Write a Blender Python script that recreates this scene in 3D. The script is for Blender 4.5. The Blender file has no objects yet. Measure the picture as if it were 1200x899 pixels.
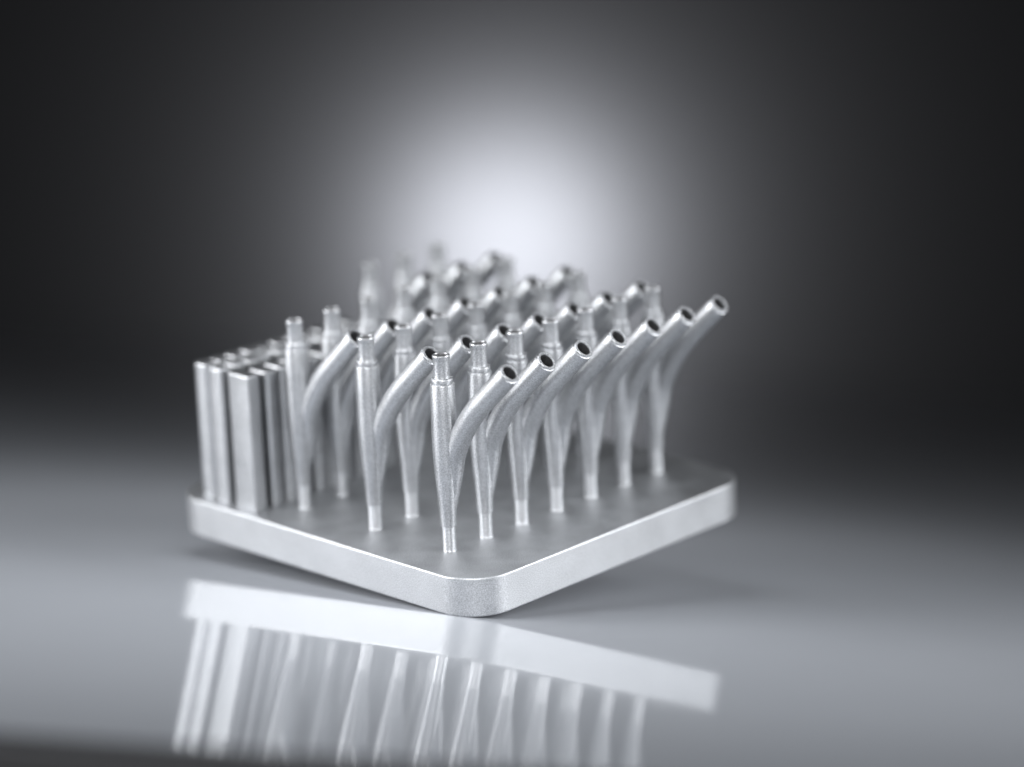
import bpy, bmesh, math, random
from mathutils import Vector, Matrix
random.seed(7)
S = 0.01                       # everything below is written in centimetres
R = math.radians
sc = bpy.context.scene
col = sc.collection

# ------------------------------------------------------------------ camera
cam_d = bpy.data.cameras.new('camera')
cam = bpy.data.objects.new('camera', cam_d)
col.objects.link(cam)
sc.camera = cam
right = Vector((0.9974396, 0.0058585, 0.0712733))
up = Vector((-0.0715137, 0.0817110, 0.9940871))
back = Vector((0.0, -0.9966389, 0.0819207))
m = Matrix((right, up, back)).transposed().to_4x4()
m.translation = Vector((0.95766, -54.79159, 8.80182)) * S
cam.matrix_world = m
cam_d.sensor_fit = 'HORIZONTAL'
cam_d.sensor_width = 36.0
cam_d.lens = 3396.595 / 1200 * 36.0
cam_d.clip_start = 0.01
cam_d.clip_end = 50
cam_d.dof.use_dof = True
cam_d.dof.focus_distance = 0.541
cam_d.dof.aperture_fstop = 5.2
cam_d.dof.aperture_blades = 0

# ------------------------------------------------------------------ world and exposure
world = bpy.data.worlds.new('World')
sc.world = world
world.use_nodes = True
bg = world.node_tree.nodes['Background']
bg.inputs[0].default_value = (0.86, 0.90, 1.0, 1)
bg.inputs[1].default_value = 0.007
sc.view_settings.view_transform = 'Standard'
sc.view_settings.look = 'None'
sc.view_settings.exposure = 0
sc.view_settings.gamma = 1
sc.render.engine = 'CYCLES'
sc.cycles.max_bounces = 10
sc.cycles.glossy_bounces = 8
sc.cycles.sample_clamp_indirect = 6
sc.cycles.use_denoising = True

# ------------------------------------------------------------------ lamps
def area(name, loc, aim, sx, sy, power, colour=(1, 1, 1), spread=180):
    d = bpy.data.lights.new(name, 'AREA')
    d.shape = 'RECTANGLE'
    d.size, d.size_y = sx * S, sy * S
    d.energy = power
    d.color = colour
    d.spread = R(spread)
    o = bpy.data.objects.new(name, d)
    col.objects.link(o)
    o.location = Vector(loc) * S
    o.rotation_euler = (Vector(aim) - Vector(loc)).to_track_quat('-Z', 'Y').to_euler()
    return o

area('overhead_softbox', (-5.5, -2, 22), (-5.5, -1.5, 0), 13, 10, 0.14, (0.93, 0.96, 1.0), 140)
area('left_softbox', (-27, -4, 9.5), (0, 2, 2), 26, 19, 0.235, (0.97, 0.98, 1.0), 62)
area('right_softbox', (27, -4, 14), (2, 2, 2), 22, 27, 0.225, (0.95, 0.97, 1.0), 62)
area('added_front_fill', (0, -64, 11), (0, 2, 2), 46, 20, 0.40, (0.97, 0.98, 1.0), 70)  # added unseen fill behind the camera, brightens the upright tubes
# the glow: a round lamp and a bare bulb stand behind the translucent backdrop
glow = area('backdrop_lamp', (0.3, 100.0, 3.6), (0.3, 95, 3.6), 9.5, 9.5, 0.098, (0.90, 0.93, 1.0))
glow.data.shape = 'DISK'
lamp = bpy.data.lights.new('backdrop_bulb', 'POINT')
lamp.energy = 0.13
lamp.color = (0.95, 0.96, 1.0)
lamp.shadow_soft_size = 0.01
lo = bpy.data.objects.new('backdrop_bulb', lamp)
col.objects.link(lo)
lo.location = Vector((0.3, 105.0, 4.5)) * S

# ------------------------------------------------------------------ materials
def mat(name):
    mm = bpy.data.materials.new(name)
    mm.use_nodes = True
    nt = mm.node_tree
    return mm, nt, nt.nodes['Principled BSDF']

def metal(name, colour, rough, grain=4200.0, bump=0.00005, spread=0.07, layers=0.0):
    mm, nt, p = mat(name)
    N, L = nt.nodes, nt.links
    tc = N.new('ShaderNodeTexCoord')
    n1 = N.new('ShaderNodeTexNoise')
    n1.inputs['Scale'].default_value = grain
    n1.inputs['Detail'].default_value = 3
    L.new(tc.outputs['Object'], n1.inputs['Vector'])
    n2 = N.new('ShaderNodeTexNoise')
    n2.inputs['Scale'].default_value = 160
    n2.inputs['Detail'].default_value = 4
    L.new(tc.outputs['Object'], n2.inputs['Vector'])
    mr = N.new('ShaderNodeMapRange')
    mr.inputs['From Min'].default_value = 0.3
    mr.inputs['From Max'].default_value = 0.7
    mr.inputs['To Min'].default_value = 1 - spread
    mr.inputs['To Max'].default_value = 1 + spread
    L.new(n2.outputs['Fac'], mr.inputs['Value'])
    mr2 = N.new('ShaderNodeMapRange')
    mr2.inputs['From Min'].default_value = 0.3
    mr2.inputs['From Max'].default_value = 0.7
    mr2.inputs['To Min'].default_value = 0.64
    mr2.inputs['To Max'].default_value = 1.22
    L.new(n1.outputs['Fac'], mr2.inputs['Value'])
    mul = N.new('ShaderNodeMath'); mul.operation = 'MULTIPLY'
    L.new(mr.outputs[0], mul.inputs[0]); L.new(mr2.outputs[0], mul.inputs[1])
    oi = N.new('ShaderNodeObjectInfo')
    mr3 = N.new('ShaderNodeMapRange')
    mr3.inputs['To Min'].default_value = 0.93
    mr3.inputs['To Max'].default_value = 1.06
    L.new(oi.outputs['Random'], mr3.inputs['Value'])
    mu2 = N.new('ShaderNodeMath'); mu2.operation = 'MULTIPLY'
    L.new(mul.outputs[0], mu2.inputs[0]); L.new(mr3.outputs[0], mu2.inputs[1])
    mul = mu2
    vm = N.new('ShaderNodeVectorMath'); vm.operation = 'SCALE'
    vm.inputs[0].default_value = colour
    L.new(mul.outputs[0], vm.inputs['Scale'])
    L.new(vm.outputs[0], p.inputs['Base Color'])
    p.inputs['Metallic'].default_value = 1
    rr = N.new('ShaderNodeMapRange')
    rr.inputs['To Min'].default_value = rough - 0.05
    rr.inputs['To Max'].default_value = rough + 0.06
    L.new(n2.outputs['Fac'], rr.inputs['Value'])
    L.new(rr.outputs[0], p.inputs['Roughness'])
    b = N.new('ShaderNodeBump')
    b.inputs['Strength'].default_value = 0.55
    b.inputs['Distance'].default_value = bump
    L.new(n1.outputs['Fac'], b.inputs['Height'])
    last = b
    if layers:
        w = N.new('ShaderNodeTexWave')
        w.wave_type = 'BANDS'; w.bands_direction = 'Z'
        w.inputs['Scale'].default_value = 900
        w.inputs['Distortion'].default_value = 1.5
        w.inputs['Detail'].default_value = 2
        w.inputs['Detail Scale'].default_value = 2
        L.new(tc.outputs['Object'], w.inputs['Vector'])
        b2 = N.new('ShaderNodeBump')
        b2.inputs['Strength'].default_value = layers
        b2.inputs['Distance'].default_value = 0.00003
        L.new(w.outputs['Fac'], b2.inputs['Height'])
        L.new(b.outputs[0], b2.inputs['Normal'])
        last = b2
    L.new(last.outputs[0], p.inputs['Normal'])
    return mm

M_tube = metal('sintered_metal', (0.62, 0.63, 0.645), 0.41, grain=4200.0, bump=0.00005, layers=0.2)
M_foot = metal('bright_foot_metal', (0.84, 0.85, 0.865), 0.38, bump=0.00004)
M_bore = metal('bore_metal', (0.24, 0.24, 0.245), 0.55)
M_plate = metal('blasted_plate', (0.66, 0.67, 0.685), 0.48, grain=5200.0, bump=0.000016, spread=0.05)
M_top = metal('shade_darkened_top', (0.46, 0.47, 0.485), 0.56, grain=5200.0, bump=0.000012, spread=0.13)  # top face darkened in its colour, standing in for less reflected light
M_bar = metal('bar_metal', (0.56, 0.57, 0.585), 0.42, bump=0.00002, layers=0.2)

M_table, nt, p = mat('glossy_grey_acrylic')
n = nt.nodes.new('ShaderNodeTexNoise')
tc = nt.nodes.new('ShaderNodeTexCoord')
n.inputs['Scale'].default_value = 30
n.inputs['Detail'].default_value = 5
nt.links.new(tc.outputs['Object'], n.inputs['Vector'])
cr = nt.nodes.new('ShaderNodeValToRGB')
cr.color_ramp.elements[0].color = (0.46, 0.48, 0.515, 1)
cr.color_ramp.elements[1].color = (0.49, 0.51, 0.545, 1)
nt.links.new(n.outputs['Fac'], cr.inputs[0])
nt.links.new(cr.outputs[0], p.inputs['Base Color'])
sm = nt.nodes.new('ShaderNodeMapRange')
sm.inputs['From Min'].default_value = 0.35
sm.inputs['From Max'].default_value = 0.75
sm.inputs['To Min'].default_value = 0.03
sm.inputs['To Max'].default_value = 0.075
nt.links.new(n.outputs['Fac'], sm.inputs['Value'])
nt.links.new(sm.outputs[0], p.inputs['Roughness'])
p.inputs['IOR'].default_value = 1.30

M_back = bpy.data.materials.new('backdrop_cloth')
M_back.use_nodes = True
nt = M_back.node_tree
nt.nodes.remove(nt.nodes['Principled BSDF'])
df = nt.nodes.new('ShaderNodeBsdfDiffuse'); df.inputs[0].default_value = (0.018, 0.018, 0.019, 1)
tr = nt.nodes.new('ShaderNodeBsdfTranslucent'); tr.inputs[0].default_value = (0.40, 0.40, 0.41, 1)
wv = nt.nodes.new('ShaderNodeTexNoise'); wv.inputs['Scale'].default_value = 60
tc = nt.nodes.new('ShaderNodeTexCoord')
nt.links.new(tc.outputs['Object'], wv.inputs['Vector'])
bp = nt.nodes.new('ShaderNodeBump'); bp.inputs['Strength'].default_value = 0.1; bp.inputs['Distance'].default_value = 0.0005
nt.links.new(wv.outputs['Fac'], bp.inputs['Height'])
nt.links.new(bp.outputs[0], df.inputs['Normal'])
ad = nt.nodes.new('ShaderNodeAddShader')
nt.links.new(df.outputs[0], ad.inputs[0]); nt.links.new(tr.outputs[0], ad.inputs[1])
nt.links.new(ad.outputs[0], nt.nodes['Material Output'].inputs['Surface'])

M_dark, nt, p = mat('black_rubber')
p.inputs['Base Color'].default_value = (0.03, 0.03, 0.032, 1)
p.inputs['Roughness'].default_value = 0.6

# ------------------------------------------------------------------ helpers
def finish(name, bm, material, parent=None, smooth=True, sharp=24):
    for v in bm.verts:
        v.co *= S
    bmesh.ops.recalc_face_normals(bm, faces=bm.faces[:])
    me = bpy.data.meshes.new(name)
    bm.to_mesh(me); bm.free()
    for pz in me.polygons:
        pz.use_smooth = smooth
    me.materials.append(material)
    o = bpy.data.objects.new(name, me)
    col.objects.link(o)
    if smooth:
        me.set_sharp_from_angle(angle=R(sharp))
    if parent:
        o.parent = parent
    return o

def tag(o, label=None, cat=None, group=None, kind=None):
    if label: o['label'] = label
    if cat: o['category'] = cat
    if group: o['group'] = group
    if kind: o['kind'] = kind

def ring(bm, c, u, v, r, seg):
    return [bm.verts.new(Vector(c) + u * (r * math.cos(2 * math.pi * k / seg)) + v * (r * math.sin(2 * math.pi * k / seg))) for k in range(seg)]

def bridge(bm, a, b):
    n = len(a)
    for k in range(n):
        bm.faces.new((a[k], a[(k + 1) % n], b[(k + 1) % n], b[k]))

def lathe(prof, seg=36, cap0=True, cap1=True):
    """prof: list of (r, z)."""
    bm = bmesh.new()
    X, Y = Vector((1, 0, 0)), Vector((0, 1, 0))
    rs = [ring(bm, (0, 0, z), X, Y, r, seg) for r, z in prof]
    for a, b in zip(rs, rs[1:]):
        bridge(bm, a, b)
    if cap0: bm.faces.new(rs[0])
    if cap1: bm.faces.new(rs[-1])
    return bm

def sweep(points, radii, X, seg=36, cap0=True, cap1=True):
    """tube along points that stay in the plane square to X."""
    bm = bmesh.new()
    rs = []
    for k, (q, r) in enumerate(zip(points, radii)):
        a = points[max(k - 1, 0)]; b = points[min(k + 1, len(points) - 1)]
        t = (b - a).normalized()
        rs.append(ring(bm, q, X, t.cross(X).normalized(), r, seg))
    for a, b in zip(rs, rs[1:]):
        bridge(bm, a, b)
    if cap0: bm.faces.new(rs[0])
    if cap1: bm.faces.new(rs[-1])
    return bm

# ------------------------------------------------------------------ the setting: table top, backdrop
def table():
    bm = bmesh.new()
    a = 0.0
    pts = []
    x0, x1 = -60, 60
    y0 = lambda x: -14.45 + a * x
    pts = [(x0, y0(x0)), (x1, y0(x1)), (x1 - a * 78, 64 + a * 40), (x0 - a * 78, 64 - a * 80)]
    lo_ = [bm.verts.new((x, y, -1.2)) for x, y in pts]
    hi_ = [bm.verts.new((x, y, 0)) for x, y in pts]
    bridge(bm, lo_, hi_); bm.faces.new(lo_); bm.faces.new(hi_)
    ed = [e for e in bm.edges if all(abs(v.co.z) < 1e-6 for v in e.verts)]
    bmesh.ops.bevel(bm, geom=ed, offset=0.15, segments=3, affect='EDGES')
    o = finish('table_top', bm, M_table, smooth=False)
    o.data.materials.append(M_dark)
    for pz in o.data.polygons:
        if abs(pz.normal.z) < 0.8 or pz.normal.z < -0.5:
            pz.material_index = 1
    tag(o, kind='structure')
table()

def backdrop():
    bm = bmesh.new()
    nx, nz = 24, 16
    g = [[None] * (nz + 1) for _ in range(nx + 1)]
    for i in range(nx + 1):
        for k in range(nz + 1):
            x = -130 + 260 * i / nx
            z = -60 + 200 * k / nz
            g[i][k] = bm.verts.new((x, 95 + 0.25 * math.sin(x * 0.05), z))
    for i in range(nx):
        for k in range(nz):
            bm.faces.new((g[i][k], g[i + 1][k], g[i + 1][k + 1], g[i][k + 1]))
    o = finish('backdrop', bm, M_back)
    tag(o, kind='structure')
backdrop()

# ------------------------------------------------------------------ the build plate, propped up on the table
PM = Matrix(((0.672865, -0.732301, -0.104824), (0.705569, 0.677870, -0.206554), (0.222316, 0.065022, 0.972804))).to_4x4()
ORG = Vector((0, 0, 1.03346))
def on_plate(x, y, z=0):
    return (ORG + PM.to_3x3() @ Vector((x, y, z))) * S

def rounded_rect(x0, y0, x1, y1, r, n):
    out = []
    for cx, cy, a0 in ((x1 - r, y1 - r, 0), (x0 + r, y1 - r, 90), (x0 + r, y0 + r, 180), (x1 - r, y0 + r, 270)):
        for k in range(n + 1):
            a = R(a0 + 90 * k / n)
            out.append((cx + r * math.cos(a), cy + r * math.sin(a)))
    return out

def prism(path_fn, levels):
    """levels: (inset, z) pairs; path_fn(inset) -> outline."""
    bm = bmesh.new()
    rs = [[bm.verts.new((x, y, z)) for x, y in path_fn(i)] for i, z in levels]
    for a, b in zip(rs, rs[1:]):
        bridge(bm, a, b)
    bm.faces.new(rs[0]); bm.faces.new(rs[-1])
    return bm

X0, Y0, X1, Y1, TH, RC = -1.077, -1.730, 7.003, 7.024, 0.767, 0.9
def outline(i):
    return rounded_rect(X0 + i, Y0 + i, X1 - i, Y1 - i, RC - i, 14)
bm = prism(outline, [(0.03, -TH), (0.008, -TH + 0.008), (0, -TH + 0.03), (0, -0.026), (0.007, -0.007), (0.026, 0)])
plate = finish('build_plate', bm, M_plate, sharp=8)
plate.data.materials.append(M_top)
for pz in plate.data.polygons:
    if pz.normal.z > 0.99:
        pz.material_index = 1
plate.matrix_world = Matrix.Translation(ORG * S) @ PM
tag(plate, 'square silver metal plate with rounded corners, tilted on the glossy table under all the tubes', 'metal plate')

# a block under the middle of the plate holds it tilted
def prop():
    c = ORG + PM.to_3x3() @ Vector((3.1, 2.6, 0))
    nrm = PM.to_3x3() @ Vector((0, 0, 1))
    pc = ORG + PM.to_3x3() @ Vector((0, 0, -TH - 0.003))
    bm = bmesh.new()
    pts = rounded_rect(c.x - 0.9, c.y - 0.6, c.x + 0.9, c.y + 1.4, 0.2, 5)
    lo_ = [bm.verts.new((x, y, 0.003)) for x, y in pts]
    hi_ = [bm.verts.new((x, y, pc.z - ((x - pc.x) * nrm.x + (y - pc.y) * nrm.y) / nrm.z)) for x, y in pts]
    bridge(bm, lo_, hi_); bm.faces.new(lo_); bm.faces.new(hi_)
    o = finish('support_block', bm, M_dark)
    tag(o, 'small dark block under the middle of the tilted silver plate', 'block')
prop()

# ------------------------------------------------------------------ the branched tubes
BY = 2.0432
def bez(p0, p1, p2, p3, n):
    out = []
    for k in range(n + 1):
        t = k / n
        out.append(p0 * (1 - t) ** 3 + p1 * 3 * t * (1 - t) ** 2 + p2 * 3 * t * t * (1 - t) + p3 * t ** 3)
    return out

def make_tube():
    root = bpy.data.objects.new('branched_tube', None)
    root.empty_display_size = 0.003
    col.objects.link(root)
    # foot
    finish('foot', lathe([(0.132, 0.001), (0.127, 0.02), (0.126, 0.05), (0.126, 0.5)]), M_foot, root)
    # body: slender cone growing into a straight tube
    finish('body', lathe([(0.139, 0.497), (0.151, 0.505), (0.156, 0.62), (0.168, 0.85), (0.183, 1.1), (0.210, 1.4), (0.229, 1.7), (0.240, 2.0),
                          (0.244, 2.35), (0.240, 2.8), (0.234, 3.29), (0.227, 3.325), (0.215, 3.335)]), M_tube, root)
    finish('collar', lathe([(0.204, 3.33), (0.208, 3.345), (0.208, 3.415), (0.203, 3.432), (0.186, 3.443), (0.16, 3.445)], cap0=False, cap1=False), M_tube, root)
    nk = finish('neck', lathe([(0.166, 3.42), (0.159, 3.46), (0.157, 3.50), (0.157, 3.78), (0.161, 3.81), (0.168, 3.835), (0.168, 3.868), (0.160, 3.885), (0.136, 3.885), (0.124, 3.868)], cap0=False, cap1=False), M_tube, root)
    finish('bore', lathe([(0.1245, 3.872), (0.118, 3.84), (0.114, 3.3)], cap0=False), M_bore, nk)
    # branch: leaves the cone, bends 45 degrees outwards
    SP, CP = math.sin(R(5)), math.cos(R(5))
    V = lambda q: Vector((q[0] * SP + 0.71 * (q[2] if len(q) > 2 else 0), -q[0] * CP + 0.71 * (q[2] if len(q) > 2 else 0), q[1]))       # the branch lies in an upright plane, 5 degrees off the grid
    side = Vector((CP, SP, 0))
    end = V((1.66, 3.79))
    d = V((0.705, 0.709)).normalized()
    p_lo = V((0.02, 0.66, 0.04)); p_a = V((0.185, 1.72, 0.12)); p_b = end - d * 1.0
    pts = bez(p_lo, V((0.06, 1.0, 0.08)), V((0.143, 1.41, 0.13)), p_a, 8)[:-1] + bez(p_a, V((0.235, 2.08, 0.14)), p_b - d * 0.52, p_b, 20)[:-1]
    for k in range(6):
        pts.append(p_b.lerp(end - d * 0.06, k / 5))
    n = len(pts)
    rad = []
    for q in pts:
        t = min(max((q.z - 0.62) / 1.25, 0), 1)
        rad.append(0.128 + (0.214 - 0.128) * (t * t * (3 - 2 * t)) ** 0.65)
    pts.append(end - d * 0.045); rad.append(0.210)
    pts.append(end - d * 0.040); rad.append(0.196)
    br = finish('branch', sweep(pts, rad, side, cap1=False), M_tube, root)
    rim = [end - d * 0.045, end - d * 0.014, end, end, end - d * 0.02]
    finish('rim', sweep_end(rim, [0.196, 0.194, 0.184, 0.147, 0.138], d, side), M_tube, br)
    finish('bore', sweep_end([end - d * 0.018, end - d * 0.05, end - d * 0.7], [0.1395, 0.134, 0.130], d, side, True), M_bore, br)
    return root

def sweep_end(points, radii, d, X, cap=False):
    bm = bmesh.new()
    Yv = d.cross(X).normalized()
    rs = [ring(bm, q, X, Yv, r, 36) for q, r in zip(points, radii)]
    for a, b in zip(rs, rs[1:]):
        bridge(bm, a, b)
    if cap: bm.faces.new(rs[-1])
    return bm

def copy_tree(o, parent=None):
    c = o.copy(); col.objects.link(c)
    if parent: c.parent = parent
    for ch in list(kids.get(o.name, [])):
        copy_tree(ch, c)
    return c

proto = make_tube()
kids = {}
for o in list(col.objects):
    if o.parent:
        kids.setdefault(o.parent.name, []).append(o)

ORD = ['first', 'second', 'third', 'fourth', 'fifth', 'sixth', 'seventh']
ROWS = ['front row along the right plate edge', 'second row', 'third row, beside the packed bars']
used = False
for j in range(4):
    for i in range(7):
        if j == 3 and i < 4:
            continue
        t = proto if not used else copy_tree(proto)
        used = True
        rz = random.uniform(-0.6, 0.6)
        t.matrix_world = Matrix.Translation(on_plate(i, j * BY, 0)) @ PM @ Matrix.Rotation(R(rz), 4, 'Z')
        if j == 0 and i == 0:
            lab = 'sharpest branched tube, standing nearest the front rounded corner of the plate'
        elif j == 0 and i == 6:
            lab = 'branched tube at the far end of the front row, its arm reaching furthest right'
        elif j == 2 and i == 0:
            lab = 'branched tube beside the near face of the packed bars, first of the third row'
        elif j == 3:
            lab = 'strongly blurred branched tube, %s of three in the short row behind the packed bars' % ORD[i - 4]
        else:
            lab = '%s branched tube from the near end of the %s' % (ORD[i], ROWS[j])
        tag(t, lab, 'metal tube', 'branched metal tubes standing in rows on the plate')

# ------------------------------------------------------------------ the packed bars at the far left of the plate
ZB = 2.80
def bar_mesh(name, hx, hy, r, dome):
    f = lambda i: rounded_rect(-hx + i, -hy + i, hx - i, hy - i, max(r - i, 0.01), 5)
    lv = [(0, 0.002), (0, ZB - 0.03), (0.012, ZB - 0.008), (0.03, ZB)]
    if dome:
        lv += [(0.05, ZB + 0.02), (0.075, ZB + 0.035), (0.11, ZB + 0.04)]
    return finish(name, prism(f, lv), M_bar, sharp=20)

def pipe_mesh(name):
    r = 0.165
    return finish(name, lathe([(r, 0.002), (r, ZB - 0.02), (r - 0.02, ZB), (0.105, ZB), (0.095, ZB - 0.02), (0.095, ZB - 0.9)], 28), M_bar)

SHAPES = {'wide_bar': (0.15, 0.31, 0.03, False), 'narrow_bar': (0.16, 0.30, 0.12, False), 'domed_bar': (0.165, 0.19, 0.07, True), 'rounded_bar': (0.178, 0.25, 0.17, False)}
protos = {}
def bar(kind, x, y, label, cat, group, dz=0.0):
    if kind in protos:
        o = protos[kind].copy(); col.objects.link(o)
    else:
        o = pipe_mesh(kind) if kind == 'hollow_bar' else bar_mesh(kind, *SHAPES[kind])
        protos[kind] = o
    o.matrix_world = Matrix.Translation(on_plate(x, y, 0)) @ PM @ Matrix.Rotation(R(random.uniform(-1.5, 1.5)), 4, 'Z') @ Matrix.Diagonal((1, 1, 1 + dz, 1))
    tag(o, label, cat, group)

NTH = ['first', 'second', 'third', 'fourth', 'fifth', 'sixth', 'seventh', 'eighth', 'ninth', 'tenth', 'eleventh']
bar('wide_bar', -0.66, 4.94, 'wide bright white metal bar at the near corner of the packed bars', 'metal bar', None)
for k in range(10):
    bar('narrow_bar', -0.20 + 0.39 * k, 4.89, '%s narrow metal bar behind the bright wide one, in the packed row facing the tubes' % NTH[k], 'metal bar', 'narrow bars in the packed row facing the tubes', random.uniform(-.004, .004))
for k in range(11):
    kd = 'hollow_bar' if k in (3, 6, 8) else 'domed_bar'
    bar(kd, -0.66 + 0.39 * k, 5.63, '%s %s bar, counted from the plate edge, in the middle packed row' % (NTH[k], 'open hollow' if k in (3, 6, 8) else 'domed'), 'metal bar', 'bars in the middle packed row', random.uniform(-.006, .006))
for k in range(11):
    bar('rounded_bar', -0.62 + 0.39 * k, 6.12, '%s rounded bar, counted from the plate corner, in the outermost packed row' % NTH[k], 'metal bar', 'rounded bars in the outermost packed row', random.uniform(-.006, .006))
